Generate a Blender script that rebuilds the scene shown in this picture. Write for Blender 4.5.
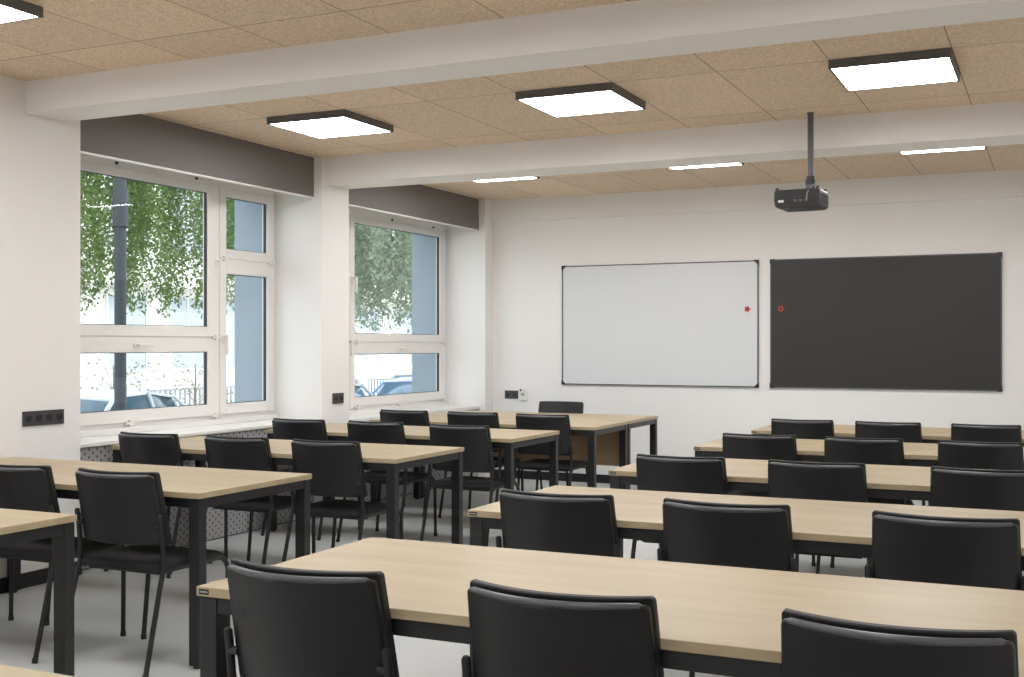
import bpy, bmesh, math, random
from mathutils import Vector, Matrix
random.seed(7)
sc = bpy.context.scene
for o in list(bpy.data.objects): bpy.data.objects.remove(o)

# ------------------------------------------------------------------ camera, world, sun, exposure
cam_d = bpy.data.cameras.new('camera'); cam = bpy.data.objects.new('camera', cam_d)
sc.collection.objects.link(cam); sc.camera = cam
cam.location = (0, 0, 1.38); cam.rotation_euler = (math.pi/2, 0, 0.438)
cam_d.sensor_width = 36; cam_d.lens = 36*1160.8/1024; cam_d.shift_y = 5.96/1024
cam_d.clip_start = 0.05; cam_d.clip_end = 300
sc.view_settings.view_transform = 'Standard'; sc.view_settings.look = 'None'
sc.view_settings.exposure = 0.0; sc.view_settings.gamma = 1.0; sc.view_settings.use_curve_mapping = False
W = bpy.data.worlds.new('world'); sc.world = W; W.use_nodes = True
bg = W.node_tree.nodes['Background']; bg.inputs[0].default_value = (0.86, 0.94, 1.0, 1); bg.inputs[1].default_value = 2.7
sd = bpy.data.lights.new('sun', 'SUN'); sd.energy = 3.0; sd.angle = math.radians(12); sd.color = (1, .97, .9)
so = bpy.data.objects.new('sun', sd); sc.collection.objects.link(so)
so.rotation_euler = (math.radians(38), 0, math.radians(115))      # from over the roof of this building onto the street
LAMP = 23.4                                                         # ceiling panel emission

# ------------------------------------------------------------------ materials
def mat(name, col, rough=.5, metal=0., spec=.5, noise=None, bump=None, coat=0.):
    m = bpy.data.materials.new(name); m.use_nodes = True; nt = m.node_tree
    b = nt.nodes['Principled BSDF']
    b.inputs['Base Color'].default_value = (*col, 1); b.inputs['Roughness'].default_value = rough
    b.inputs['Metallic'].default_value = metal; b.inputs['Specular IOR Level'].default_value = spec
    b.inputs['Coat Weight'].default_value = coat
    if noise or bump:
        tc = nt.nodes.new('ShaderNodeTexCoord')
    if noise:
        sca, amt = noise
        n = nt.nodes.new('ShaderNodeTexNoise'); n.inputs['Scale'].default_value = sca; n.inputs['Detail'].default_value = 6
        nt.links.new(tc.outputs['Object'], n.inputs['Vector'])
        r = nt.nodes.new('ShaderNodeMapRange'); r.inputs[3].default_value = 1-amt; r.inputs[4].default_value = 1+amt
        nt.links.new(n.outputs[0], r.inputs[0])
        mx = nt.nodes.new('ShaderNodeVectorMath'); mx.operation = 'MULTIPLY'; mx.inputs[0].default_value = col
        cb = nt.nodes.new('ShaderNodeCombineXYZ')
        for i in range(3): nt.links.new(r.outputs[0], cb.inputs[i])
        nt.links.new(cb.outputs[0], mx.inputs[1]); nt.links.new(mx.outputs[0], b.inputs['Base Color'])
    if bump:
        sca, st, dist = bump
        n = nt.nodes.new('ShaderNodeTexNoise'); n.inputs['Scale'].default_value = sca; n.inputs['Detail'].default_value = 4
        nt.links.new(tc.outputs['Object'], n.inputs['Vector'])
        bp = nt.nodes.new('ShaderNodeBump'); bp.inputs['Strength'].default_value = st; bp.inputs['Distance'].default_value = dist
        nt.links.new(n.outputs[0], bp.inputs['Height']); nt.links.new(bp.outputs[0], b.inputs['Normal'])
    return m
M = {}
M['wall'] = mat('white_paint', (.84, .83, .815), .75, noise=(3, .012), bump=(60, .08, .002))
M['floor'] = mat('grey_vinyl', (.50, .515, .505), .42, noise=(1.6, .05), bump=(25, .03, .001))
M['upvc'] = mat('white_upvc', (.80, .785, .76), .35)
M['sill'] = mat('white_sill', (.74, .73, .70), .4)
M['gasket'] = mat('black_gasket', (.02, .02, .025), .5)
M['valance'] = mat('dark_grey_paint', (.165, .155, .150), .6, noise=(4, .04))
M['facade'] = mat('blue_grey_render', (.30, .36, .42), .8, noise=(12, .03))
M['steel'] = mat('black_powder_coat', (.012, .012, .0135), .42, bump=(400, .1, .0005))
M['shell'] = mat('black_leatherette', (.0095, .0095, .0108), .42, bump=(250, .08, .0005))
M['pad'] = mat('black_upholstery', (.008, .008, .009), .55, bump=(300, .2, .0008))
M['fabric'] = mat('black_seat_fabric', (.006, .006, .007), .8, bump=(500, .4, .001))
M['edge'] = mat('painted_rim_highlight', (.09, .093, .10), .3)  # lighter grey that paints the highlight on the chair-back rims
M['plastic'] = mat('black_plastic', (.018, .018, .019), .4)
M['lamp_case'] = mat('anthracite_metal', (.11, .108, .11), .45)
M['base'] = mat('black_skirting', (.015, .015, .016), .45)
M['socket'] = mat('anthracite_socket', (.05, .05, .055), .4)
M['socket_in'] = mat('socket_hole', (.012, .012, .013), .5)
M['wboard'] = mat('whiteboard_enamel', (.70, .725, .74), .22)
M['bboard'] = mat('blackboard_enamel', (.024, .0235, .0235), .5, noise=(2, .08))
M['alu'] = mat('dark_aluminium', (.12, .12, .125), .35, .6)
M['red'] = mat('red_plastic', (.62, .06, .04), .4)
M['plum'] = mat('dark_red_plastic', (.16, .03, .04), .4)
M['white_pl'] = mat('white_plastic', (.75, .74, .71), .4)
M['panelgrey'] = mat('grey_plastic', (.35, .36, .36), .5)
M['label'] = mat('pale_label', (.62, .63, .62), .5)
M['pole'] = mat('concrete_pole', (.05, .055, .065), .7, noise=(6, .06))
M['bark2'] = mat('pale_bark', (.30, .27, .24), .9)
M['asphalt'] = mat('asphalt', (.28, .28, .28), .9, noise=(5, .1))
M['paving'] = mat('paving', (.55, .54, .52), .9, noise=(3, .08))
M['bwall'] = mat('pale_render', (.80, .77, .72), .85, noise=(1, .03))
M['bframe'] = mat('pale_window_frame', (.70, .70, .68), .5)
M['bglass'] = mat('far_glass', (.42, .47, .50), .15)
M['rail'] = mat('pale_fence_paint', (.36, .38, .41), .6)
M['bark'] = mat('bark', (.10, .085, .07), .9, noise=(15, .3))
M['tyre'] = mat('tyre', (.02, .02, .02), .8)
M['alloy'] = mat('alloy', (.5, .5, .5), .3, .8)
M['car_white'] = mat('white_car_paint', (.72, .75, .80), .25, coat=.5)
M['car_blue'] = mat('blue_car_paint', (.12, .22, .38), .25, coat=.5)
M['car_grey'] = mat('grey_car_paint', (.30, .36, .42), .25, coat=.5)
M['car_glass'] = mat('car_glass', (.06, .12, .18), .08)
M['lens'] = mat('headlamp', (.8, .8, .8), .1)

def wood(name):
    m = mat(name, (.6, .42, .25), .42); nt = m.node_tree; b = nt.nodes['Principled BSDF']
    tc = nt.nodes.new('ShaderNodeTexCoord'); oi = nt.nodes.new('ShaderNodeObjectInfo')
    add = nt.nodes.new('ShaderNodeVectorMath'); add.operation = 'ADD'
    sc_ = nt.nodes.new('ShaderNodeVectorMath'); sc_.operation = 'SCALE'
    nt.links.new(oi.outputs['Random'], sc_.inputs['Scale']); sc_.inputs[0].default_value = (17, 9, 5)
    nt.links.new(tc.outputs['Object'], add.inputs[0]); nt.links.new(sc_.outputs[0], add.inputs[1])
    mp = nt.nodes.new('ShaderNodeMapping'); mp.inputs['Scale'].default_value = (.9, 6, 6)
    nt.links.new(add.outputs[0], mp.inputs[0])
    n1 = nt.nodes.new('ShaderNodeTexNoise'); n1.inputs['Scale'].default_value = 1.6; n1.inputs['Detail'].default_value = 8; n1.inputs['Distortion'].default_value = .5
    nt.links.new(mp.outputs[0], n1.inputs['Vector'])
    mp2 = nt.nodes.new('ShaderNodeMapping'); mp2.inputs['Scale'].default_value = (3, 90, 90)
    nt.links.new(add.outputs[0], mp2.inputs[0])
    n2 = nt.nodes.new('ShaderNodeTexNoise'); n2.inputs['Scale'].default_value = 1.5; n2.inputs['Detail'].default_value = 4
    nt.links.new(mp2.outputs[0], n2.inputs['Vector'])
    mx = nt.nodes.new('ShaderNodeMath'); mx.operation = 'MULTIPLY_ADD'; mx.inputs[1].default_value = .16
    nt.links.new(n2.outputs[0], mx.inputs[0]); nt.links.new(n1.outputs[0], mx.inputs[2])
    cr = nt.nodes.new('ShaderNodeValToRGB')
    cr.color_ramp.elements[0].position = .32; cr.color_ramp.elements[0].color = (.365, .28, .168, 1)
    cr.color_ramp.elements[1].position = .85; cr.color_ramp.elements[1].color = (.465, .385, .25, 1)
    nt.links.new(mx.outputs[0], cr.inputs[0]); nt.links.new(cr.outputs[0], b.inputs['Base Color'])
    return m
M['oak'] = wood('oak_laminate')
M['oak_dark'] = mat('wood_panel', (.40, .27, .16), .5, noise=(4, .1))

def tile_mat(name, yoff):          # wood-wool ceiling boards 0.6 x 1.2, joints fixed in the building's coordinates
    m = mat(name, (.4, .3, .2), .9); nt = m.node_tree; b = nt.nodes['Principled BSDF']
    tc = nt.nodes.new('ShaderNodeTexCoord'); sx = nt.nodes.new('ShaderNodeSeparateXYZ')
    nt.links.new(tc.outputs['Object'], sx.inputs[0])
    def line(out, off, per, w):
        a = nt.nodes.new('ShaderNodeMath'); a.operation = 'SUBTRACT'; nt.links.new(out, a.inputs[0]); a.inputs[1].default_value = off - per/2
        c = nt.nodes.new('ShaderNodeMath'); c.operation = 'FLOORED_MODULO'; nt.links.new(a.outputs[0], c.inputs[0]); c.inputs[1].default_value = per
        d = nt.nodes.new('ShaderNodeMath'); d.operation = 'SUBTRACT'; nt.links.new(c.outputs[0], d.inputs[0]); d.inputs[1].default_value = per/2
        e = nt.nodes.new('ShaderNodeMath'); e.operation = 'ABSOLUTE'; nt.links.new(d.outputs[0], e.inputs[0])
        f = nt.nodes.new('ShaderNodeMath'); f.operation = 'LESS_THAN'; nt.links.new(e.outputs[0], f.inputs[0]); f.inputs[1].default_value = w
        g = nt.nodes.new('ShaderNodeMath'); g.operation = 'SUBTRACT'; nt.links.new(a.outputs[0], g.inputs[0]); g.inputs[1].default_value = per/2
        fl = nt.nodes.new('ShaderNodeMath'); fl.operation = 'DIVIDE'; nt.links.new(g.outputs[0], fl.inputs[0]); fl.inputs[1].default_value = per
        f2 = nt.nodes.new('ShaderNodeMath'); f2.operation = 'FLOOR'; nt.links.new(fl.outputs[0], f2.inputs[0])
        return f.outputs[0], f2.outputs[0]
    lx, ix = line(sx.outputs[0], -.475, .6045, .0028); ly, iy = line(sx.outputs[1], yoff, 1.2, .0032)
    mxl = nt.nodes.new('ShaderNodeMath'); mxl.operation = 'MAXIMUM'; nt.links.new(lx, mxl.inputs[0]); nt.links.new(ly, mxl.inputs[1])
    n = nt.nodes.new('ShaderNodeTexNoise'); n.inputs['Scale'].default_value = 75; n.inputs['Detail'].default_value = 5; n.inputs['Distortion'].default_value = 1.5
    nt.links.new(tc.outputs['Object'], n.inputs['Vector'])
    cr = nt.nodes.new('ShaderNodeValToRGB')
    cr.color_ramp.elements[0].position = .36; cr.color_ramp.elements[0].color = (.58, .44, .315, 1)
    cr.color_ramp.elements[1].position = .64; cr.color_ramp.elements[1].color = (.87, .71, .54, 1)
    nt.links.new(n.outputs[0], cr.inputs[0])
    cx = nt.nodes.new('ShaderNodeCombineXYZ'); nt.links.new(ix, cx.inputs[0]); nt.links.new(iy, cx.inputs[1])
    wn = nt.nodes.new('ShaderNodeTexWhiteNoise'); nt.links.new(cx.outputs[0], wn.inputs['Vector'])
    mr = nt.nodes.new('ShaderNodeMapRange'); mr.inputs[3].default_value = .94; mr.inputs[4].default_value = 1.04
    nt.links.new(wn.outputs['Value'], mr.inputs[0])
    vm = nt.nodes.new('ShaderNodeVectorMath'); vm.operation = 'SCALE'; nt.links.new(cr.outputs[0], vm.inputs[0]); nt.links.new(mr.outputs[0], vm.inputs['Scale'])
    mix = nt.nodes.new('ShaderNodeMixRGB'); nt.links.new(mxl.outputs[0], mix.inputs[0]); nt.links.new(vm.outputs[0], mix.inputs[1]); mix.inputs[2].default_value = (.24, .16, .10, 1)
    nt.links.new(mix.outputs[0], b.inputs['Base Color'])
    bp = nt.nodes.new('ShaderNodeBump'); bp.inputs['Strength'].default_value = .3; bp.inputs['Distance'].default_value = .003
    nt.links.new(n.outputs[0], bp.inputs['Height']); nt.links.new(bp.outputs[0], b.inputs['Normal'])
    return m

def perf_mat():                    # perforated sheet: staggered slots
    m = mat('perforated_sheet', (.40, .45, .45), .5); nt = m.node_tree; b = nt.nodes['Principled BSDF']
    tc = nt.nodes.new('ShaderNodeTexCoord'); sx = nt.nodes.new('ShaderNodeSeparateXYZ'); nt.links.new(tc.outputs['Object'], sx.inputs[0])
    P = .066; Q = .049
    def mth(op, a, bb):
        n = nt.nodes.new('ShaderNodeMath'); n.operation = op
        for i, v in enumerate((a, bb)):
            if v is None: continue
            if isinstance(v, (int, float)): n.inputs[i].default_value = v
            else: nt.links.new(v, n.inputs[i])
        return n.outputs[0]
    def dots(oy, oz):
        y = mth('SUBTRACT', mth('FLOORED_MODULO', mth('ADD', sx.outputs[1], oy), P), P/2)
        z = mth('SUBTRACT', mth('FLOORED_MODULO', mth('ADD', sx.outputs[2], oz), Q), Q/2)
        z = mth('MULTIPLY', z, .85)
        d = mth('SQRT', mth('ADD', mth('MULTIPLY', y, y), mth('MULTIPLY', z, z)), None)
        return mth('LESS_THAN', d, .0074)
    k = mth('MAXIMUM', dots(0, 0), dots(P/2, Q/2))
    mix = nt.nodes.new('ShaderNodeMixRGB'); nt.links.new(k, mix.inputs[0]); mix.inputs[1].default_value = (.40, .40, .40, 1); mix.inputs[2].default_value = (.07, .07, .07, 1)
    nt.links.new(mix.outputs[0], b.inputs['Base Color'])
    return m
M['perf'] = perf_mat()

def emit(name, col, s):
    m = bpy.data.materials.new(name); m.use_nodes = True; nt = m.node_tree; nt.nodes.clear()
    e = nt.nodes.new('ShaderNodeEmission'); e.inputs[0].default_value = (*col, 1); e.inputs[1].default_value = s
    o = nt.nodes.new('ShaderNodeOutputMaterial'); nt.links.new(e.outputs[0], o.inputs[0]); return m
M['diffuser'] = emit('lit_diffuser', (1, .99, 1.005), LAMP)

def glass():
    m = bpy.data.materials.new('window_glass'); m.use_nodes = True; nt = m.node_tree; nt.nodes.clear()
    t = nt.nodes.new('ShaderNodeBsdfTransparent'); t.inputs[0].default_value = (.96, .98, .98, 1)
    g = nt.nodes.new('ShaderNodeBsdfGlossy'); g.inputs['Roughness'].default_value = .01
    f = nt.nodes.new('ShaderNodeFresnel'); f.inputs[0].default_value = 1.45
    mx = nt.nodes.new('ShaderNodeMixShader'); geo = nt.nodes.new('ShaderNodeNewGeometry'); fr = nt.nodes.new('ShaderNodeMath'); fr.operation = 'SUBTRACT'; fr.inputs[0].default_value = 1
    nt.links.new(geo.outputs['Backfacing'], fr.inputs[1]); fm = nt.nodes.new('ShaderNodeMath'); fm.operation = 'MULTIPLY'
    nt.links.new(fr.outputs[0], fm.inputs[0]); nt.links.new(f.outputs[0], fm.inputs[1]); nt.links.new(fm.outputs[0], mx.inputs[0])
    nt.links.new(t.outputs[0], mx.inputs[1]); nt.links.new(g.outputs[0], mx.inputs[2])
    o = nt.nodes.new('ShaderNodeOutputMaterial'); nt.links.new(mx.outputs[0], o.inputs[0]); return m
M['glass'] = glass()

def leaf(name, c1, c2):
    m = bpy.data.materials.new(name); m.use_nodes = True; nt = m.node_tree; nt.nodes.clear()
    tc = nt.nodes.new('ShaderNodeTexCoord'); n = nt.nodes.new('ShaderNodeTexNoise'); n.inputs['Scale'].default_value = 3
    nt.links.new(tc.outputs['Object'], n.inputs['Vector'])
    mx = nt.nodes.new('ShaderNodeMixRGB'); nt.links.new(n.outputs[0], mx.inputs[0]); mx.inputs[1].default_value = (*c1, 1); mx.inputs[2].default_value = (*c2, 1)
    d = nt.nodes.new('ShaderNodeBsdfDiffuse'); t = nt.nodes.new('ShaderNodeBsdfTranslucent')
    nt.links.new(mx.outputs[0], d.inputs[0]); nt.links.new(mx.outputs[0], t.inputs[0])
    s = nt.nodes.new('ShaderNodeMixShader'); s.inputs[0].default_value = .45; nt.links.new(d.outputs[0], s.inputs[1]); nt.links.new(t.outputs[0], s.inputs[2])
    o = nt.nodes.new('ShaderNodeOutputMaterial'); nt.links.new(s.outputs[0], o.inputs[0]); return m
M['leaf'] = leaf('green_leaves', (.085, .15, .05), (.25, .33, .13))
M['leaf2'] = leaf('grey_green_leaves', (.19, .24, .17), (.40, .45, .35))

# ------------------------------------------------------------------ mesh helpers
class MB:
    def __init__(s): s.bm = bmesh.new()
    def box(s, x0, x1, y0, y1, z0, z1, bev=0, seg=2, mtx=None):
        r = bmesh.ops.create_cube(s.bm, size=1)
        vs = r['verts']
        for v in vs: v.co = Vector(((x0+x1)/2+v.co.x*(x1-x0), (y0+y1)/2+v.co.y*(y1-y0), (z0+z1)/2+v.co.z*(z1-z0)))
        if mtx: bmesh.ops.transform(s.bm, matrix=mtx, verts=vs)
        if bev:
            es = list({e for v in vs for e in v.link_edges})
            bmesh.ops.bevel(s.bm, geom=es, offset=bev, segments=seg, profile=.5, affect='EDGES')
        return s
    def cyl(s, p, q, r, n=16, r2=None):
        p, q = Vector(p), Vector(q); d = q-p
        m = Matrix.Translation((p+q)/2) @ d.to_track_quat('Z', 'Y').to_matrix().to_4x4()
        bmesh.ops.create_cone(s.bm, cap_ends=True, segments=n, radius1=r, radius2=r if r2 is None else r2, depth=d.length, matrix=m)
        return s
    def tube(s, pts, r, n=10):
        pts = [Vector(p) for p in pts]; rings = []
        up = Vector((1, 0, 0))
        for i, p in enumerate(pts):
            t = (pts[min(i+1, len(pts)-1)]-pts[max(i-1, 0)]).normalized()
            a = up - t*up.dot(t)
            if a.length < 1e-3: a = Vector((0, 1, 0)) - t*t.y
            a.normalize(); b = t.cross(a); up = a
            rr = r[i] if isinstance(r, (list, tuple)) else r
            rings.append([s.bm.verts.new(p + (a*math.cos(2*math.pi*k/n)+b*math.sin(2*math.pi*k/n))*rr) for k in range(n)])
        for A, B in zip(rings, rings[1:]):
            for k in range(n): s.bm.faces.new((A[k], A[(k+1) % n], B[(k+1) % n], B[k]))
        s.bm.faces.new(rings[0][::-1]); s.bm.faces.new(rings[-1])
        return s
    def prism(s, pts, a, b, axis='x'):          # outline in the two other axes, extruded a..b
        def P(u, v, w): return {'x': (w, u, v), 'y': (u, w, v), 'z': (u, v, w)}[axis]
        A = [s.bm.verts.new(P(u, v, a)) for u, v in pts]; B = [s.bm.verts.new(P(u, v, b)) for u, v in pts]
        n = len(pts)
        for k in range(n): s.bm.faces.new((A[k], A[(k+1) % n], B[(k+1) % n], B[k]))
        s.bm.faces.new(A[::-1]); s.bm.faces.new(B)
        return s
    def loft(s, rings):
        R = [[s.bm.verts.new(p) for p in r] for r in rings]; n = len(R[0])
        for A, B in zip(R, R[1:]):
            for k in range(n): s.bm.faces.new((A[k], A[(k+1) % n], B[(k+1) % n], B[k]))
        s.bm.faces.new(R[0][::-1]); s.bm.faces.new(R[-1]); return s
    def mesh(s, name, m, smooth=None):
        bmesh.ops.recalc_face_normals(s.bm, faces=s.bm.faces)
        me = bpy.data.meshes.new(name); s.bm.to_mesh(me); s.bm.free()
        me.materials.append(M[m])
        if smooth is not None:
            me.polygons.foreach_set('use_smooth', [True]*len(me.polygons))
            try: me.set_sharp_from_angle(angle=math.radians(smooth))
            except Exception: pass
        return me
    def obj(s, name, m, parent=None, smooth=None, bevel=0):
        o = bpy.data.objects.new(name, s.mesh(name, m, smooth)); sc.collection.objects.link(o)
        if parent: o.parent = parent
        if bevel:
            b = o.modifiers.new('bevel', 'BEVEL'); b.width = bevel; b.segments = 2; b.limit_method = 'ANGLE'; b.angle_limit = math.radians(45)
        return o
def tag(o, label, cat, group=None):
    o['label'] = label; o['category'] = cat
    if group: o['group'] = group
    return o
def thing(name, label, cat, loc=(0, 0, 0), rz=0, group=None):
    o = bpy.data.objects.new(name, None); sc.collection.objects.link(o); o.empty_display_size = .1
    o.location = loc; o.rotation_euler = (0, 0, rz); return tag(o, label, cat, group)
def struct(o, label=None):
    o['kind'] = 'structure'
    if label: o['label'] = label
    return o
def dup(root, loc, rz, label, group=None):
    r = root.copy(); sc.collection.objects.link(r); r.location = loc; r.rotation_euler = (0, 0, rz); r['label'] = label
    if group: r['group'] = group
    def kids(src, dst):
        for ch in list(src.children):
            c = ch.copy(); sc.collection.objects.link(c); c.parent = dst; c.matrix_parent_inverse = ch.matrix_parent_inverse.copy()
            kids(ch, c)
    kids(root, r); return r

# ------------------------------------------------------------------ room shell
ZC = 2.875; XW = -5.30; XG = -5.745; YF = 10.85; XR = .95; YB = -1.6
R1 = (5.21, 7.74); R2 = (8.13, 10.67)          # window recesses along the left wall
XF = -6.165                                      # outer face of the left wall
struct(MB().box(XF, XR+.15, YB-.15, YF+.25, -.2, 0).obj('floor', 'floor'), 'pale grey vinyl classroom floor')
def ceil_piece(y0, y1, yoff, name):
    return struct(MB().box(XF, XR+.15, y0, y1, ZC, ZC+.25).obj(name, name_mat(yoff)), 'beige wood-wool ceiling boards')
def name_mat(yoff):
    k = 'tile_%d' % int(yoff*1000)
    if k not in M: M[k] = tile_mat('wood_wool_board', yoff)
    return k
ceil_piece(YB-.15, 4.95, 4.395, 'ceiling'); ceil_piece(4.95, 7.95, 6.243, 'ceiling'); ceil_piece(7.95, YF+.25, 9.62, 'ceiling')
wl = MB()
for y0, y1 in ((YB-.15, R1[0]), (R1[1], R2[0]), (R2[1], YF+.25)): wl.box(-5.835, XW, y0, y1, 0, ZC)
for y0, y1 in (R1, R2):
    wl.box(-5.835, -5.72, y0, y1, 0, .749); wl.box(-5.835, -5.45, y0, y1, 2.66, ZC)
wlo = struct(wl.obj('wall_left', 'wall'), 'white painted window wall')
fa = MB()
for y0, y1 in ((YB-.15, R1[0]), (R1[1], R2[0]), (R2[1], YF+.25)): fa.box(XF, -5.836, y0, y1, -.7, ZC+.25)
for y0, y1 in (R1, R2): fa.box(XF, -5.836, y0, y1, -.7, .70); fa.box(XF, -5.836, y0, y1, 2.66, ZC+.25)
fa.obj('facade', 'facade', wlo)['label'] = 'blue-grey outside render'
wf = MB().box(-5.835, XR+.15, YF, YF+.25, 0, ZC)
struct(wf.obj('wall_front', 'wall'), 'white painted front wall')
struct(MB().box(XR, XR+.15, YB-.15, YF, 0, ZC).obj('wall_right', 'wall'))
struct(MB().box(XW, XR, YB-.15, YB, 0, ZC).obj('wall_back', 'wall'))
# ceiling beams
struct(MB().box(XW-.1, XR, 4.80, 5.10, 2.695, ZC+.02).obj('trim_1', 'wall', bevel=.004), 'white ceiling beam nearest the camera')
struct(MB().box(XW-.1, XR, 7.775, 8.13, 2.665, ZC+.02).obj('trim_2', 'wall', bevel=.004), 'white ceiling beam in the middle of the room')
struct(MB().box(XW, XR, YF-.035, YF, 2.645, ZC+.02).obj('trim_3', 'wall', bevel=.003), 'shallow white beam along the front wall')
for i in (1.75,): struct(MB().box(XW-.1, XR, i, i+.4, 2.68, ZC+.02).obj('trim_4', 'wall'), 'white ceiling beam over the camera')
# dark valances over the recesses with white lower trim
for n, (y0, y1) in enumerate((R1, R2)):
    v = struct(MB().box(-5.393, -5.375, y0+.001, y1-.001, 2.560, ZC-.001).obj('trim_%d' % (5+n), 'valance'), 'dark grey valance over the window')
    MB().box(-5.395, -5.372, y0+.001, y1-.001, 2.548, 2.559).obj('edge_strip', 'upvc', v)['label'] = 'white lower edge strip'
# skirting
struct(MB().box(XW, XW+.014, YB, R1[0], 0, .085, .003).obj('baseboard_left', 'base'), 'black skirting')
struct(MB().box(XW, XW+.014, R1[1], R2[0], 0, .085, .003).obj('baseboard_left', 'base'), 'black skirting')
struct(MB().box(XW, XR, YF-.014, YF, 0, .085, .003).obj('baseboard_front', 'base'), 'black skirting')

# ------------------------------------------------------------------ windows
def ring(mb, y0, y1, z0, z1, w, xa, xb, wl_=None, wr=None, wt=None, wb=None):
    l, r, t, b = (wl_ or w), (wr or w), (wt or w), (wb or w)
    mb.box(xa, xb, y0, y0+l, z0, z1, .004); mb.box(xa, xb, y1-r, y1, z0, z1, .004)
    mb.box(xa, xb, y0+l, y1-r, z0, z0+b, .004); mb.box(xa, xb, y0+l, y1-r, z1-t, z1, .004)
def sash(win, y0, y1, z0, z1, g):          # g = glass rectangle (y0,y1,z0,z1)
    m = MB(); ring(m, y0, y1, z0, z1, .05, -5.797, XG, g[0]-y0, y1-g[1], z1-g[3], g[2]-z0)
    s = m.obj('sash', 'upvc', win)
    m = MB(); ring(m, g[0], g[1], g[2], g[3], .005, -5.783, -5.757)
    m.obj('gasket', 'gasket', s)['label'] = 'black glazing gasket'
    MB().box(-5.785, -5.765, g[0]+.002, g[1]-.002, g[2]+.002, g[3]-.002).obj('pane', 'glass', s)['label'] = 'clear glass pane'
    return s
def handle(s, y, z, horiz, sgn=1):
    m = MB()
    if horiz:
        m.box(XG, XG+.012, y-.035, y+.035, z-.014, z+.014, .004)
        m.cyl((XG+.01, y-.02, z), (XG+.045, y-.02, z), .009)
        m.box(XG+.036, XG+.052, y-.03, y+.11*sgn if sgn > 0 else y+.03, z-.010, z+.010, .004)
    else:
        m.box(XG, XG+.012, y-.014, y+.014, z-.035, z+.035, .004)
        m.cyl((XG+.01, y, z+.02), (XG+.045, y, z+.02), .009)
        m.box(XG+.036, XG+.052, y-.010, y+.010, z-.11, z+.03, .004)
    m.obj('handle', 'upvc', s, 40)['label'] = 'white lever handle'
def hinge(s, y, z, w=.09):
    m = MB().box(XG, XG+.016, y-w/2, y+w/2, z-.009, z+.009, .004).box(XG, XG+.022, y-.012, y+.012, z-.02, z+.02, .004)
    m.obj('hinge', 'upvc', s)
def window(n, y0, y1, flip, label, dz=0):
    w = bpy.data.objects.new('window_%d' % n, None); sc.collection.objects.link(w); struct(w, label); w.location.z = dz
    if not flip: wide = (y0+.03, y1-.708); nar = (y1-.70, y1-.022)
    else: nar = (y0+.022, y0+.70); wide = (y0+.708, y1-.03)
    m = MB(); ring(m, y0, y1, .777, 2.66, .05, -5.83, XG-.012, wb=.068, wt=.105)
    split = wide[1]+.004 if not flip else wide[0]-.004
    m.box(-5.83, XG-.012, split-.03, split+.03, .8455, 2.5545, .003)
    wa, wb_ = (wide[0]+.021, split-.031) if not flip else (split+.031, wide[1]-.021)
    m.box(-5.83, XG-.012, wa, wb_, 1.40, 1.46, .003)
    na_, nb_ = (split+.031, nar[1]-.03) if not flip else (nar[0]+.03, split-.031)
    m.box(-5.83, XG-.012, na_, nb_, 2.00, 2.06, .003)
    m.obj('window_frame', 'upvc', w)
    gl = (wide[0]+.13, wide[1]-.13) if flip else (wide[0]+.13, wide[1]-.128)
    if flip: gl = (wide[0]+.075, wide[1]-.12)
    a = sash(w, *wide, 1.437, 2.575, (*gl, 1.512, 2.518)); b = sash(w, *wide, .845, 1.427, (*gl, .930, 1.325))
    gn = (nar[0]+.078, nar[1]-.093)
    c = sash(w, *nar, 2.038, 2.575, (*gn, 2.112, 2.509)); d = sash(w, *nar, .845, 2.028, (*gn, .926, 1.921))
    yc = sum(wide)/2
    handle(b, 6.16 if not flip else yc+.0, 1.375, True)
    handle(a, (wide[1]-.04) if not flip else wide[0]+.03, 1.99, False)
    handle(d, nar[0]+.035 if not flip else nar[1]-.035, 1.42, False)
    for q in (wide[0]+.1, wide[1]-.05): hinge(b, q, .843); hinge(a, q, 1.432)
    hinge(b, yc-.05, .843)
    for q in (nar[0]+.04, nar[1]-.04): hinge(c, q, 2.033)
    # curved ventilator cover and two dark caps on the top rail
    pts = [(wide[0]+(wide[1]-wide[0])*(.42+.24*k/12), 2.590+.012*math.sin(math.pi*k/12)) for k in range(13)]
    m = MB()
    for (p0, q0), (p1, q1) in zip(pts, pts[1:]): m.box(XG-.0125, XG+.0, p0, p1+.002, q0-.005, q0+.005)
    m.obj('vent_cover', 'upvc', w)
    for k in (.41, .86):
        yk = wide[0]+(wide[1]-wide[0])*k; MB().cyl((XG-.012, yk, 2.607), (XG+.002, yk, 2.607), .010).obj('screw_cap', 'gasket', w)['label'] = 'small dark cap on the top rail'
    MB().box(-5.72, -5.355, y0+.002, y1-.002, .750, .776, .005).obj('window_sill', 'sill', w)
    m = MB().box(-5.735, -5.722, y0+.002, y1-.002, .776, .815, .003); m.obj('cover_strip', 'upvc', w)
window(1, R1[0], R1[1], False, 'large white window nearest the camera, tree behind it')
window(2, R2[0], R2[1], True, 'white window nearest the front wall', -.033)
# radiator covers
def rad_cover(y0, y1, label):
    t = thing('radiator_cover', label, 'radiator cover', (-5.375, (y0+y1)/2, 0), 0, 'radiator covers under the windows')
    h = (y1-y0)/2-.004; n = 3
    for k in range(n):
        a = -h+2*h*k/n+.003; b = -h+2*h*(k+1)/n-.003
        MB().box(-.012, 0, a, b, .01, .745).obj('perforated_panel', 'perf', t)
    MB().box(-.03, -.013, -h, h, .0, .735).obj('backing', 'base', t)
    return t
rad_cover(*R1, 'grey perforated metal cover under the window nearest the camera')
rad_cover(*R2, 'grey perforated metal cover under the window nearest the front wall')

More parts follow.
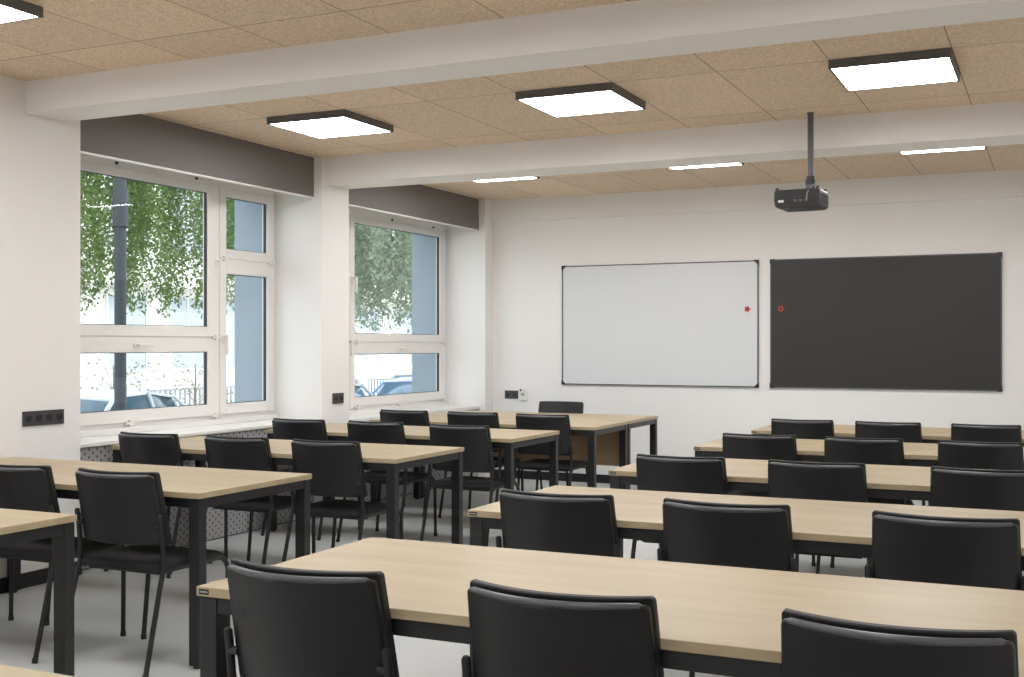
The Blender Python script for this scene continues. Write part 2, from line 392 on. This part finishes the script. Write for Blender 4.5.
# ------------------------------------------------------------------ ceiling lights
lx = (-4.375, -2.572, -.759)
def light_panel():
    t = thing('ceiling_light', '', 'ceiling light', (0, 0, 0), 0, 'square ceiling light panels')
    s, h = .302, .047
    m = MB()
    for a in (-1, 1):
        m.box(min(a*s, a*(s-.012)), max(a*s, a*(s-.012)), -s, s, -h, 0); m.box(-s+.012, s-.012, min(a*s, a*(s-.012)), max(a*s, a*(s-.012)), -h, 0)
    m.box(-s+.01, s-.01, -s+.01, s-.01, -.01, 0)
    m.obj('casing', 'lamp_case', t)
    MB().box(-s+.0125, s-.0125, -s+.0125, s-.0125, -h+.003, -h+.012).obj('diffuser', 'diffuser', t)['label'] = 'glowing white diffuser'
    return t
lab_l = {(0, 2): 'square black-framed light panel nearest the windows, between the two beams', (1, 2): 'middle square black-framed light panel between the two beams',
         (2, 2): 'square black-framed light panel right of the projector, between the two beams',
         (0, 3): 'light panel behind the far beam, nearest the windows', (1, 3): 'light panel behind the far beam, left of the projector pole',
         (2, 3): 'light panel behind the far beam, right of the projector', (0, 1): 'light panel cut off at the top left corner, in front of the near beam'}
proto = light_panel(); first = True
for j, y in enumerate((.45, 3.475, 6.53, 8.985)):
    for i, x in enumerate(lx):
        lb = lab_l.get((i, j), 'ceiling light panel %s above and behind the camera, %s column' % ('in the bay', ('window', 'middle', 'right')[i]) if j == 0 else 'light panel in the camera bay, %s column' % ('window', 'middle', 'right')[i])
        if first: o = proto; o.location = (x+.010, y, ZC); o['label'] = lb; first = False
        else: dup(proto, (x+(.010 if j < 2 else -.020 if j == 2 else -.008), y, ZC), 0, lb)

# ------------------------------------------------------------------ desks
def desk(label, x0, y0, w=2.0, d=.80, group=None, logo=False, modesty=False, cat='desk'):
    t = thing('classroom_desk', label, cat, (x0+w/2, y0+d/2, 0), 0, group)
    X, Y = w/2, d/2
    MB().box(-X, X, -Y, Y, .725, .75, .0015, 1).obj('tabletop', 'oak', t)
    L, D = .055, .05; ins = .006
    for sx in (-1, 1):
        for sy in (-1, 1):
            xa, xb = sorted((sx*(X-ins), sx*(X-ins-L))); ya, yb = sorted((sy*(Y-ins), sy*(Y-ins-D)))
            g = MB().box(xa, xb, ya, yb, .012, .724, .003, 2).obj('leg', 'steel', t)
            MB().cyl(((xa+xb)/2, (ya+yb)/2, 0), ((xa+xb)/2, (ya+yb)/2, .013), .018).obj('foot', 'plastic', g)
    for sy in (-1, 1):
        ya, yb = sorted((sy*(Y-ins-.003), sy*(Y-ins-.028)))
        MB().box(-X+ins+L, X-ins-L, ya, yb, .683, .724, .002).obj('rail', 'steel', t)
    for sx in (-1, 1):
        xa, xb = sorted((sx*(X-ins-.003), sx*(X-ins-.028)))
        MB().box(xa, xb, -Y+ins+D, Y-ins-D, .683, .724, .002).obj('rail', 'steel', t)
    if logo:
        s = MB().box(-X+.010, -X+.041, -Y-.0015, -Y+.0005, .731, .7445, .0005, 1).obj('maker_plate', 'plastic', t)
        s['label'] = 'small black plate with pale lettering'
        m = MB(); xx = -X+.0135
        for k in range(7):                     # pale lettering too small to read
            m.box(xx, xx+.0022, -Y-.0019, -Y-.0014, .7355, .7400)
            if k % 2 == 0: m.box(xx, xx+.0032, -Y-.0019, -Y-.0014, .7355, .7363)
            else: m.box(xx, xx+.0032, -Y-.0019, -Y-.0014, .7392, .7400)
            xx += .0037
        m.obj('lettering', 'label', s)
    if modesty:
        p = MB().box(-X+.065, X-.065, -Y+.04, -Y+.058, .37, .70, .001).obj('modesty_panel', 'oak_dark', t); p['label'] = 'brown wooden modesty panel'
    return t
GR, GL = 'desks of the right-hand block', 'desks of the window-side block'
desk('oak-topped desk whose corner fills the very bottom left of the picture', -2.02, .81, 2.0, .835, GR)
YR = [2.39, 3.93, 5.465, 6.975, 8.475]
rl = ['large oak-topped desk crossing the foreground on the right, black plate on its corner',
      'oak-topped desk of the right-hand block, second row behind the foreground desk', 'oak-topped desk in the middle of the right-hand block',
      'oak-topped desk of the right-hand block, second from the blackboard', 'oak-topped desk right below the blackboard, foremost of the right-hand block']
for y, l in zip(YR, rl): desk(l, -2.028, y, 2.0, .855, GR, True)
XL = -5.288; DL = .825
desk('oak-topped desk cut off at the left edge, only its corner and one leg in view', XL, 2.385, 2.007, DL, GL)
desk('oak-topped desk in front of the four-gang socket, nearest fully lit left desk', XL, 3.885, 2.007, DL, GL)
desk('oak-topped desk under the large window, behind the two nearest left chairs', -5.335, 5.497, 2.052, DL, GL)
desk('oak-topped desk beside the pier between the windows', XL, 7.0, 2.007, DL, GL)
desk('oak-topped desk pushed against the teacher desk on its classroom side', -5.19, 8.275, 2.01, .775, GL)
desk('teacher desk with brown modesty panel, nearest the whiteboard', -5.19, 9.062, 2.01, .775, None, False, True, 'teacher desk')

# ------------------------------------------------------------------ chairs
def curved_slab(mb, hw, z0, z1, yb, th, bow, lean, rc, nx=14, nz=8, puff=0.):
    """back of a chair: bowed round the sitter, leaning back; yb = y of rear face at the top centre"""
    def pt(a, b, f):
        z = z0+(z1-z0)*b
        dz = min(z-z0, z1-z); w0 = hw*(1-.045*b); w = w0
        if dz < rc: w = w0-(rc-math.sqrt(max(0, rc*rc-(rc-dz)**2)))
        x = a*w
        y = yb + lean*(1-b) + bow*(x/hw)**2 + (th if f else 0)
        if f and puff: y += puff*(1-a**4)*(1-(2*b-1)**4)
        return Vector((x, y, z))
    bs = [0, .02, .06] + [.12+.76*k/nz for k in range(nz+1)] + [.94, .98, 1]
    as_ = [-1+2*k/nx for k in range(nx+1)]
    F = [[mb.bm.verts.new(pt(a, b, 1)) for a in as_] for b in bs]; B = [[mb.bm.verts.new(pt(a, b, 0)) for a in as_] for b in bs]
    nb, na = len(bs), len(as_)
    for j in range(nb-1):
        for i in range(na-1):
            mb.bm.faces.new((F[j][i], F[j][i+1], F[j+1][i+1], F[j+1][i])); mb.bm.faces.new((B[j][i], B[j+1][i], B[j+1][i+1], B[j][i+1]))
        mb.bm.faces.new((F[j][0], F[j+1][0], B[j+1][0], B[j][0])); mb.bm.faces.new((F[j][-1], B[j][-1], B[j+1][-1], F[j+1][-1]))
    for i in range(na-1):
        mb.bm.faces.new((F[0][i], B[0][i], B[0][i+1], F[0][i+1])); mb.bm.faces.new((F[-1][i], F[-1][i+1], B[-1][i+1], B[-1][i]))
    return mb
def make_chair():
    t = thing('classroom_chair', '', 'chair')
    b = curved_slab(MB(), .2255, .533, .832, -.306, .021, .070, .062, .010).obj('backrest', 'shell', t, 50, .009)
    c = curved_slab(MB(), .2285, .530, .845, -.2845, .026, .070, .062, .007, puff=.004).obj('back_pad', 'pad', b, 50, .004)
    c['label'] = 'padded front of the backrest'
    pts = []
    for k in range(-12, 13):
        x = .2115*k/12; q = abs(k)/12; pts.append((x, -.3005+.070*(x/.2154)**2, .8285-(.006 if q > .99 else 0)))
    MB().tube(pts, [.004]+[.0085]*23+[.004], 8).obj('rim_highlight', 'edge', b, 60)['label'] = 'painted grey highlight along the top edge'  # added grey tube: light caught by the rim, put into its colour
    # seat: cushion with a falling front edge
    m = MB(); rings = []
    prof = [(-.205, .452, .030), (-.19, .462, .045), (-.10, .463, .048), (0, .462, .048), (.10, .464, .048), (.17, .460, .044), (.215, .445, .036), (.238, .424, .020)]
    for y, zt, th in prof:
        hw = .228 if y > -.2 else .215
        if y > .2: hw = .222
        if y > .23: hw = .21
        rings.append([(-hw, y, zt-th), (-hw-.004, y, zt-th*.5), (-hw+.012, y, zt-.004), (-hw*.5, y, zt-.001), (0, y, zt-.004), (hw*.5, y, zt-.001), (hw-.012, y, zt-.004), (hw+.004, y, zt-th*.5), (hw, y, zt-th)])
    m.loft(rings); s = m.obj('seat', 'fabric', t, 60)
    MB().box(-.20, .20, -.175, .19, .405, .416, .004).obj('seat_pan', 'plastic', s)['label'] = 'black plastic seat pan'
    R = .0112
    for sx in (-1, 1):
        lg = MB().tube([(sx*.231, -.212, .668), (sx*.231, -.211, .662), (sx*.232, -.200, .60), (sx*.233, -.190, .50), (sx*.234, -.19, .44), (sx*.236, -.215, .36), (sx*.243, -.308, .012)], [.007]+[R]*6).obj('leg', 'steel', t, 50)
        MB().cyl((sx*.243, -.311, 0), (sx*.243, -.307, .022), .0135, 12).obj('foot_cap', 'plastic', lg)
        pts = [(sx*.222, -.19, .425), (sx*.222, .10, .425), (sx*.224, .17, .424)]
        for k in range(1, 7):
            a = math.pi/2*k/6; pts.append((sx*(.224+.006*k/6), .17+.062*math.sin(a), .424-.062*(1-math.cos(a))))
        pts.append((sx*.246, .212, .012))
        lg = MB().tube(pts, R).obj('leg', 'steel', t, 50)
        MB().cyl((sx*.246, .212, 0), (sx*.246, .2125, .022), .0135, 12).obj('foot_cap', 'plastic', lg)
        MB().cyl((sx*.205, -.202, .61), (sx*.232, -.202, .61), .011, 12).obj('bracket', 'plastic', t)
    MB().tube([(-.222, -.13, .412), (.222, -.13, .412)], .009).obj('crossbar', 'steel', t); MB().tube([(-.222, .13, .412), (.222, .13, .412)], .009).obj('crossbar', 'steel', t)
    return t
pc = make_chair(); used = [False]
def chair(x, ytop, rz, label, group):
    """ytop = y of the top of the backrest for an unturned chair"""
    r = math.radians(rz); off = Vector((0, .278, 0)); off.rotate(Matrix.Rotation(r, 3, 'Z'))
    loc = (x+off.x, ytop+off.y, 0)
    if not used[0]:
        used[0] = True; pc.location = loc; pc.rotation_euler = (0, 0, r); pc['label'] = label; pc['group'] = group; return pc
    return dup(pc, loc, r, label, group)
pos3 = ('left', 'middle', 'right')
CR = [('', [(-1.655, 2.275, 0), (-.989, 2.29, 0), (-.284, 2.295, 0)], 'nearest row of the right-hand block'),
      ('', [(-1.645, 3.82, 0), (-1.022, 3.83, 0), (-.318, 3.82, 0)], 'second row of the right-hand block'),
      ('', [(-1.640, 5.345, 0), (-.996, 5.345, 0), (-.28, 5.345, 0)], 'middle row of the right-hand block'),
      ('', [(-1.61, 6.852, 0), (-1.005, 6.852, 0), (-.38, 6.852, 0)], 'row second from the blackboard, right side'),
      ('', [(-1.645, 8.34, 0), (-1.055, 8.33, 0), (-.425, 8.34, 0)], 'row directly below the blackboard')]
for _, l, nm in CR:
    for p, (x, y, rz) in zip(pos3, l): chair(x, y, rz, 'black padded chair, %s of three in the %s' % (p, nm), 'black chairs of the right-hand block')
CL = [([(-4.98, 3.707, 0), (-4.245, 3.707, 0), (-3.625, 3.705, 0)], 'row nearest the camera on the window side'),
      ([(-4.985, 5.375, 0), (-4.32, 5.375, 0), (-3.702, 5.375, 0)], 'second row under the large window'),
      ([(-4.94, 6.855, 0), (-4.295, 6.855, 0), (-3.60, 6.79, 0)], 'third window-side row by the pier'),
      ([(-4.825, 8.15, 0), (-4.195, 8.15, 0), (-3.58, 8.125, 0)], 'window-side row facing the teacher desk')]
for l, nm in CL:
    for p, (x, y, rz) in zip(pos3, l): chair(x, y, rz, 'black padded chair, %s of three in the %s' % (p, nm), 'black chairs of the window-side block')
chair(-4.19, 10.10, 180, 'black chair behind the teacher desk, its back to the whiteboard wall', 'teacher chair')

# ------------------------------------------------------------------ boards
def board(label, name, x0, x1, z0, z1, face, white):
    t = thing(name, label, 'board', ((x0+x1)/2, YF, z0)); w = (x1-x0)/2; h = z1-z0
    MB().box(-w+.004, w-.004, -.016, -.001, .004, h-.004).obj('writing_surface', face, t)
    m = MB(); fw = .010
    for a in (-1, 1): m.box(min(a*w, a*(w-fw)), max(a*w, a*(w-fw)), -.022, -.0005, 0, h)
    m.box(-w+fw, w-fw, -.022, -.0005, 0, fw); m.box(-w+fw, w-fw, -.022, -.0005, h-fw, h)
    m.obj('frame', 'alu' if white else 'lamp_case', t)
    for sx in (-1, 1):
        for z in (0, h):
            q = .045; s = 1 if z == 0 else -1
            MB().prism([(sx*(w+.003), z-s*.003), (sx*(w-q), z-s*.003), (sx*(w-q+.012), z+s*.012), (sx*(w-.012), z+s*(q-.012)), (sx*(w+.003), z+s*q)], -.026, -.0005, 'y').obj('corner_cap', 'plastic', t)
    return t
board('large white magnetic whiteboard on the front wall', 'whiteboard', -4.515, -2.523, .977, 2.17, 'wboard', True)
board('large black board on the front wall right of the whiteboard', 'blackboard', -2.412, -.418, .977, 2.172, 'bboard', False)
def flower(x, z, label, mout, ring_only):
    t = thing('flower_magnet', label, 'magnet', (x, YF-.0162, z))
    m = MB()
    pts = []
    for k in range(30):
        a = 2*math.pi*k/30+.3; r = .024+.007*math.cos(5*a); pts.append((r*math.cos(a), r*math.sin(a)))
    if ring_only:
        for k in range(30):
            (a0, b0), (a1, b1) = pts[k], pts[(k+1) % 30]
            m.prism([(a0, b0), (a1, b1), (a1*.62, b1*.62), (a0*.62, b0*.62)], -.008, 0, 'y')
        m.obj('petals', mout, t)
    else:
        m.prism(pts, -.008, 0, 'y').obj('petals', mout, t)
        MB().cyl((0, -.011, 0), (0, -.008, 0), .010).obj('centre', 'plum', t)
flower(-2.628, 1.713, 'small dark red flower magnet near the right edge of the whiteboard', 'red', False)
flower(-2.312, 1.712, 'small red flower outline magnet near the left edge of the blackboard', 'red', True)

# ------------------------------------------------------------------ sockets and thermostat
def sock(label, n, loc, rz, w):
    t = thing('wall_socket', label, 'socket', loc, rz)       # local: plate in xz, facing -y
    W2 = w/2; H2 = .0425
    MB().box(-W2, W2, -.010, -.0005, -H2, H2, .002).obj('cover_plate', 'socket', t)
    for k in range(n):
        x = -W2+w*(k+.5)/n
        m = MB(); r = .0215
        for j in range(24):
            a0, a1 = 2*math.pi*j/24, 2*math.pi*(j+1)/24
            m.prism([(x+r*math.cos(a0), r*math.sin(a0)), (x+r*math.cos(a1), r*math.sin(a1)), (x+(r-.003)*math.cos(a1), (r-.003)*math.sin(a1)), (x+(r-.003)*math.cos(a0), (r-.003)*math.sin(a0))], -.0125, -.0095, 'y')
        m.cyl((x, -.0108, 0), (x, -.0098, 0), .0185, 24)
        u = m.obj('outlet', 'socket_in', t); 
        MB().cyl((x, -.017, .010), (x, -.0105, .010), .0028, 8).obj('earth_pin', 'alu', u)
    return t
sock('black four-gang wall socket on the pier left of the large window', 4, (XW, 4.925, .957), -math.pi/2+math.pi, .30)
sock('black two-gang wall socket on the pier between the windows', 2, (XW, 7.965, .942), math.pi/2, .155)
sock('black two-gang socket on the front wall left of the whiteboard', 2, (-5.085, YF, .863), 0, .15)
t = thing('thermostat', 'small white wall box beside the black socket, left of the whiteboard', 'wall control', (-4.948, YF, .866))
MB().box(-.04, .04, -.026, -.0005, -.062, .062, .004).obj('housing', 'white_pl', t)
MB().box(-.018, .018, -.029, -.0262, -.012, .018, .001).obj('dial_window', 'panelgrey', t)
MB().cyl((-.022, -.032, .045), (-.022, -.0262, .045), .011).obj('button', 'plastic', t)

# ------------------------------------------------------------------ projector
t = thing('projector', 'black projector hanging from the ceiling on a thin pole', 'projector', (-1.492, 7.60, 2.255), math.radians(-3))
body = [(-.140, .012), (-.118, 0), (.118, 0), (.143, .012), (.148, .05), (.146, .105), (.14, .118), (-.14, .118), (-.146, .105), (-.148, .05)]
MB().prism(body, -.115, .13, 'y').obj('body', 'plastic', t, None, .004)
m = MB().box(-.125, .125, -.1185, -.1155, .030, .060, .001).obj('connector_panel', 'socket_in', t)
MB().box(-.118, -.082, -.1215, -.1187, .036, .052, .001).obj('sticker', 'label', m)['label'] = 'small pale sticker'
mm = MB()
for k in range(3): mm.box(-.02+k*.035, .002+k*.035, -.1215, -.1187, .038, .052)
mm.obj('port', 'lamp_case', m)
mm = MB()
for k in range(9): mm.box(.1465, .1495, -.09+k*.02, -.08+k*.02, .03, .09)
mm.obj('vent_grille', 'socket_in', t)
MB().cyl((.06, .13, .06), (.06, .155, .06), .035, 24).obj('lens', 'lamp_case', t)
for x, y in ((-.13, -.1), (.13, -.1), (-.13, .1), (.13, .1)):
    MB().cyl((x, y, .118), (x, y, .132), .010, 12).obj('foot', 'plastic', t)
MB().box(-.01, .12, -.045, .045, .1185, .124, .001).cyl((.06, 0, .124), (.06, 0, .155), .030, 20).obj('mount_plate', 'lamp_case', t)
MB().cyl((.06, 0, .155), (.06, 0, .21), .026, 20).box(.030, .090, -.012, .012, .15, .19, .003).obj('tilt_joint', 'plastic', t)
MB().cyl((.06, 0, .20), (.06, 0, .619), .0185, 20).obj('pole', 'lamp_case', t, 40)
MB().cyl((.06, 0, .611), (.06, 0, .6195), .024, 24).obj('ceiling_plate', 'lamp_case', t)
MB().tube([(.082, -.012, .60), (.083, -.014, .45), (.082, -.014, .24), (.10, -.03, .20), (.105, -.05, .16), (.085, -.09, .13), (.07, -.125, .09), (.065, -.128, .048)], .003, 8).obj('cable', 'panelgrey', t, 60)['label'] = 'thin grey cable down the pole'

# ------------------------------------------------------------------ outside
GZ = -.80
o = struct(MB().box(-60, XF, -20, 90, GZ-.3, GZ).obj('ground', 'asphalt')); o['label'] = 'sunlit grey street'
struct(MB().box(-10.9, XF, -20, 90, GZ, GZ+.10).obj('pavement', 'paving'), 'pale pavement beside the building')
struct(MB().box(-21.9, -16.0, -20, 90, GZ, GZ+.10).obj('pavement', 'paving'), 'pale pavement across the street')
# building across the street
t = thing('building', 'pale building across the street with a row of windows', 'building', (-22, 25, GZ))
MB().box(-6, 0, -22, 26, 0, 7.6).obj('wall', 'bwall', t)
MB().box(-6.3, .45, -22.3, 26.3, 3.72, 3.95).obj('cornice', 'bwall', t)
MB().box(-6.3, .5, -22.3, 26.3, 7.6, 7.85).obj('roof_edge', 'bwall', t)
for zz in (1.45, 4.6):
    for k in range(18):
        y = -19+2.35*k
        f = MB(); f.box(0, .05, y, y+1.5, zz, zz+.07); f.box(0, .05, y, y+1.5, zz+2.0, zz+2.07); f.box(0, .05, y, y+.07, zz+.07, zz+2); f.box(0, .05, y+1.43, y+1.5, zz+.07, zz+2); f.box(0, .04, y+.72, y+.78, zz+.07, zz+2)
        g = f.obj('window', 'bframe', t)
        MB().box(.002, .02, y+.07, y+1.43, zz+.07, zz+2).obj('pane', 'bglass', g)
t = thing('fence', 'pale vertical-bar fence along the far pavement', 'fence', (-16.6, 20, GZ+.1))
MB().box(-.12, .12, -12, 12, 0, .42).obj('plinth', 'bwall', t)
for k in range(9):
    y = -12+3*k; MB().box(-.16, .16, y-.16, y+.16, 0, 1.25, .01).obj('post', 'bwall', t)
for k in range(8):
    y = -12+3*k; m = MB()
    m.box(-.02, .02, y+.16, y+2.84, .46, .50); m.box(-.02, .02, y+.16, y+2.84, 1.12, 1.16)
    for j in range(18): m.box(-.015, .015, y+.25+j*.15, y+.29+j*.15, .46, 1.16)
    m.obj('railing', 'rail', t)
# tram pole
t = thing('utility_pole', 'dark grey round pole in front of the tree outside the large window', 'pole', (-8.42, 8.80, GZ+.1))
MB().cyl((0, 0, 0), (0, 0, 4.3), .060, 24, .056).obj('shaft', 'pole', t, 40)
MB().cyl((0, 0, 3.25), (0, 0, 3.62), .076, 24).obj('sleeve', 'pole', t, 40)
MB().cyl((0, 0, 0), (0, 0, .12), .12, 24).obj('base', 'pole', t, 40)

def car(label, loc, rz, paint, group='parked cars'):
    t = thing('car', label, 'car', loc, rz, group)          # length along local x
    secs = [(-2.10, .36, .60, .70), (-2.02, .28, .80, .78), (-1.6, .22, .98, .84), (-1.0, .20, .98, .87), (0, .20, .96, .88), (1.0, .20, .95, .87), (1.6, .22, .86, .84), (2.0, .28, .72, .76), (2.12, .36, .58, .66)]
    rings = []
    for x, zb, zt, hw in secs:
        rings.append([(x, -hw+.06, zb), (x, -hw, zb+.12), (x, -hw, zt-.16), (x, -hw+.08, zt-.02), (x, 0, zt+.02), (x, hw-.08, zt-.02), (x, hw, zt-.16), (x, hw, zb+.12), (x, hw-.06, zb)])
    MB().loft(rings).obj('body', paint, t, 45)
    def cab(k, ins): return [(x, [(x, -hw*k, .93), (x, -hw*.86*k, zt*.5+.47), (x, -hw*.72*k, zt-ins), (x, 0, zt+.03-ins), (x, hw*.72*k, zt-ins), (x, hw*.86*k, zt*.5+.47), (x, hw*k, .93)]) for x, hw, zt in
        ((-1.85, .74, .97), (-1.3, .78, 1.36), (-.6, .80, 1.45), (.2, .80, 1.43), (.55, .79, 1.32), (1.15, .78, .96))]
    MB().loft([r for _, r in cab(1, 0)]).obj('cabin_glass', 'car_glass', t, 40)
    m = MB()
    m.loft([[(x, -.60, z-.02), (x, -.60, z+.02), (x, 0, z+.045), (x, .60, z+.02), (x, .60, z-.02)] for x, z in ((-1.32, 1.36), (-.6, 1.45), (.2, 1.43), (.42, 1.37))])
    for s in (-1, 1):
        for a, b in (((-1.9, .76, .94), (-1.3, .60, 1.37)), ((-.55, .80, .93), (-.55, .60, 1.45)), ((1.2, .78, .94), (.4, .60, 1.38))):
            m.cyl((a[0], a[1]*s, a[2]), (b[0], b[1]*s, b[2]), .035, 6)
    m.obj('roof', paint, t, 40)
    for x in (-1.35, 1.32):
        for s in (-1, 1):
            w = MB().cyl((x, s*.66, .31), (x, s*.89, .31), .31, 24).obj('wheel', 'tyre', t, 40)
            MB().cyl((x, s*.88, .31), (x, s*.905, .31), .20, 16).obj('rim', 'alloy', w)
    for s in (-1, 1):
        MB().box(1.93, 2.08, s*.55-.13, s*.55+.13, .58, .70, .02).obj('headlamp', 'lens', t)
        MB().box(.85, 1.0, s*.86-.09, s*.86+.09, .92, 1.04, .03).obj('mirror', paint, t)
    return t
car('white car parked nearest the left edge of the large window', (-12.9, 12.9, GZ), math.radians(-78), 'car_white')
car('grey-blue car parked behind the white one, seen low in the large window', (-12.9, 18.2, GZ), math.radians(-84), 'car_grey')
car('blue car parked furthest down the street, low in the far window', (-12.4, 22.6, GZ), math.radians(90), 'car_blue')
car('pale car behind the blue one, seen low in the far window', (-15.0, 27.4, GZ), math.radians(90), 'car_grey')

def quads(name, m, parent, items):            # items = (centre, size, normal-ish, up-ish)
    vs, fs = [], []
    for c, s, n in items:
        a = n.orthogonal().normalized(); b = n.cross(a).normalized(); th = random.random()*6.28
        a, b = a*math.cos(th)+b*math.sin(th), b*math.cos(th)-a*math.sin(th)
        k = len(vs); vs += [c-a*s, c-b*s*.5+n*s*.12, c+a*s, c+b*s*.5+n*s*.12]; fs.append((k, k+1, k+2, k+3))
    me = bpy.data.meshes.new(name); me.from_pydata([tuple(v) for v in vs], [], fs); me.materials.append(M[m])
    o = bpy.data.objects.new(name, me); sc.collection.objects.link(o); o.parent = parent; return o
def rnd_n():
    return Vector((random.gauss(0, 1), random.gauss(0, 1), random.gauss(0, 1)+.4)).normalized()
def tree(label, loc, strands, blobs, m, r_leaf):
    t = thing('tree', label, 'tree', loc)
    tr = MB().tube([(0, 0, 0), (.05, .03, 1.2), (-.04, .05, 2.4), (.05, 0, 4.2), (0, 0, 6)], [.17, .15, .13, .09, .04], 12)
    trunk = tr.obj('trunk', 'bark', t, 50)
    br = MB(); items = []
    for k in range(16):
        a = 2.4*k; z = 3.9+.1*k; L = 1.2+random.random()*1.4
        e = Vector((math.cos(a)*L, math.sin(a)*L, z+.9)); e.y += 1.0; br.tube([(0, 0, z), (e.x*.5, e.y*.5, z+.6), tuple(e)], [.05, .03, .012], 6)
    br.obj('branches', 'bark', t, 50)
    for (cx, cy, cz, rx, ry, rz, n) in blobs:
        for _ in range(n):
            d = Vector((random.gauss(0, 1), random.gauss(0, 1), random.gauss(0, 1))).normalized()*random.random()**.45
            items.append((Vector((cx+d.x*rx, cy+d.y*ry, cz+d.z*rz)), r_leaf*random.uniform(.6, 1.2), rnd_n()))
    for (x, y, zt, L) in strands:
        n = int(L*95); dx, dy = random.gauss(0, .10), random.gauss(0, .10)
        for k in range(n):
            q = k/n; sp = .085*(1-.4*q)
            items.append((Vector((x+dx*q+random.gauss(0, sp), y+dy*q+random.gauss(0, sp), zt-L*q)), r_leaf*random.uniform(.6, 1.2), rnd_n()))
    quads('foliage', m, t, items); return t
st = []
for _ in range(330):
    y = random.uniform(-2.0, 3.6); x = random.uniform(-1.6, 1.4)
    yy = y - .4*x                                         # clumps hang lower here and there, gaps between
    low = 2.38+1.1*(.5+.5*math.sin(yy*4.3+1.2))*random.random()**.6+.35*random.random()
    st.append((x, y, 5.0, 5.0-low))
blobs = [(random.uniform(-1.6, 1.6), random.uniform(-1.6, 4.4), random.uniform(3.95, 6.6), .8, .8, .5, 520) for _ in range(34)]
tree('drooping green tree outside the large window', (-10.6, 10.05, GZ+.1), st, blobs, 'leaf', .033)
st = [(random.uniform(-1.5, 1.5), random.uniform(-.2, 4.4), 4.2, random.uniform(.7, 1.95)) for _ in range(190)]
blobs = [(random.uniform(-1.5, 1.5), random.uniform(.2, 4.6), random.uniform(3.2, 6.4), .8, .8, .55, 1100) for _ in range(42)]
tree('dense grey-green tree outside the far window', (-10.4, 14.45, GZ+.1), st, blobs, 'leaf2', .042)
def sapling(label, loc, seed):
    random.seed(seed)
    t = thing('sapling', label, 'small tree', loc, 0, 'young trees across the street')
    MB().tube([(0, 0, 0), (.03, 0, .9), (0, .02, 1.7)], [.03, .022, .012], 8).obj('trunk', 'bark2', t, 50)
    b = MB(); items = []
    for k in range(14):
        a = 2.4*k; L = .5+random.random()*.6; z = .8+.04*k
        e = (math.cos(a)*L, math.sin(a)*L, z+.55-.5*L*random.random()); b.tube([(0, 0, z), (e[0]*.5, e[1]*.5, z+.45), e], [.007, .005, .003], 5)
        for _ in range(14):
            items.append((Vector(e)*random.uniform(.6, 1.05)+Vector((random.gauss(0, .1), random.gauss(0, .1), random.gauss(.15, .1))), .04, rnd_n()))
    b.obj('branches', 'bark2', t, 50); quads('foliage', 'leaf2', t, items)
sapling('thin young tree across the street, left part of the large window', (-15.4, 15.9, GZ+.1), 3)
sapling('thin bare young tree across the street, right part of the large window', (-15.4, 18.1, GZ+.1), 5)
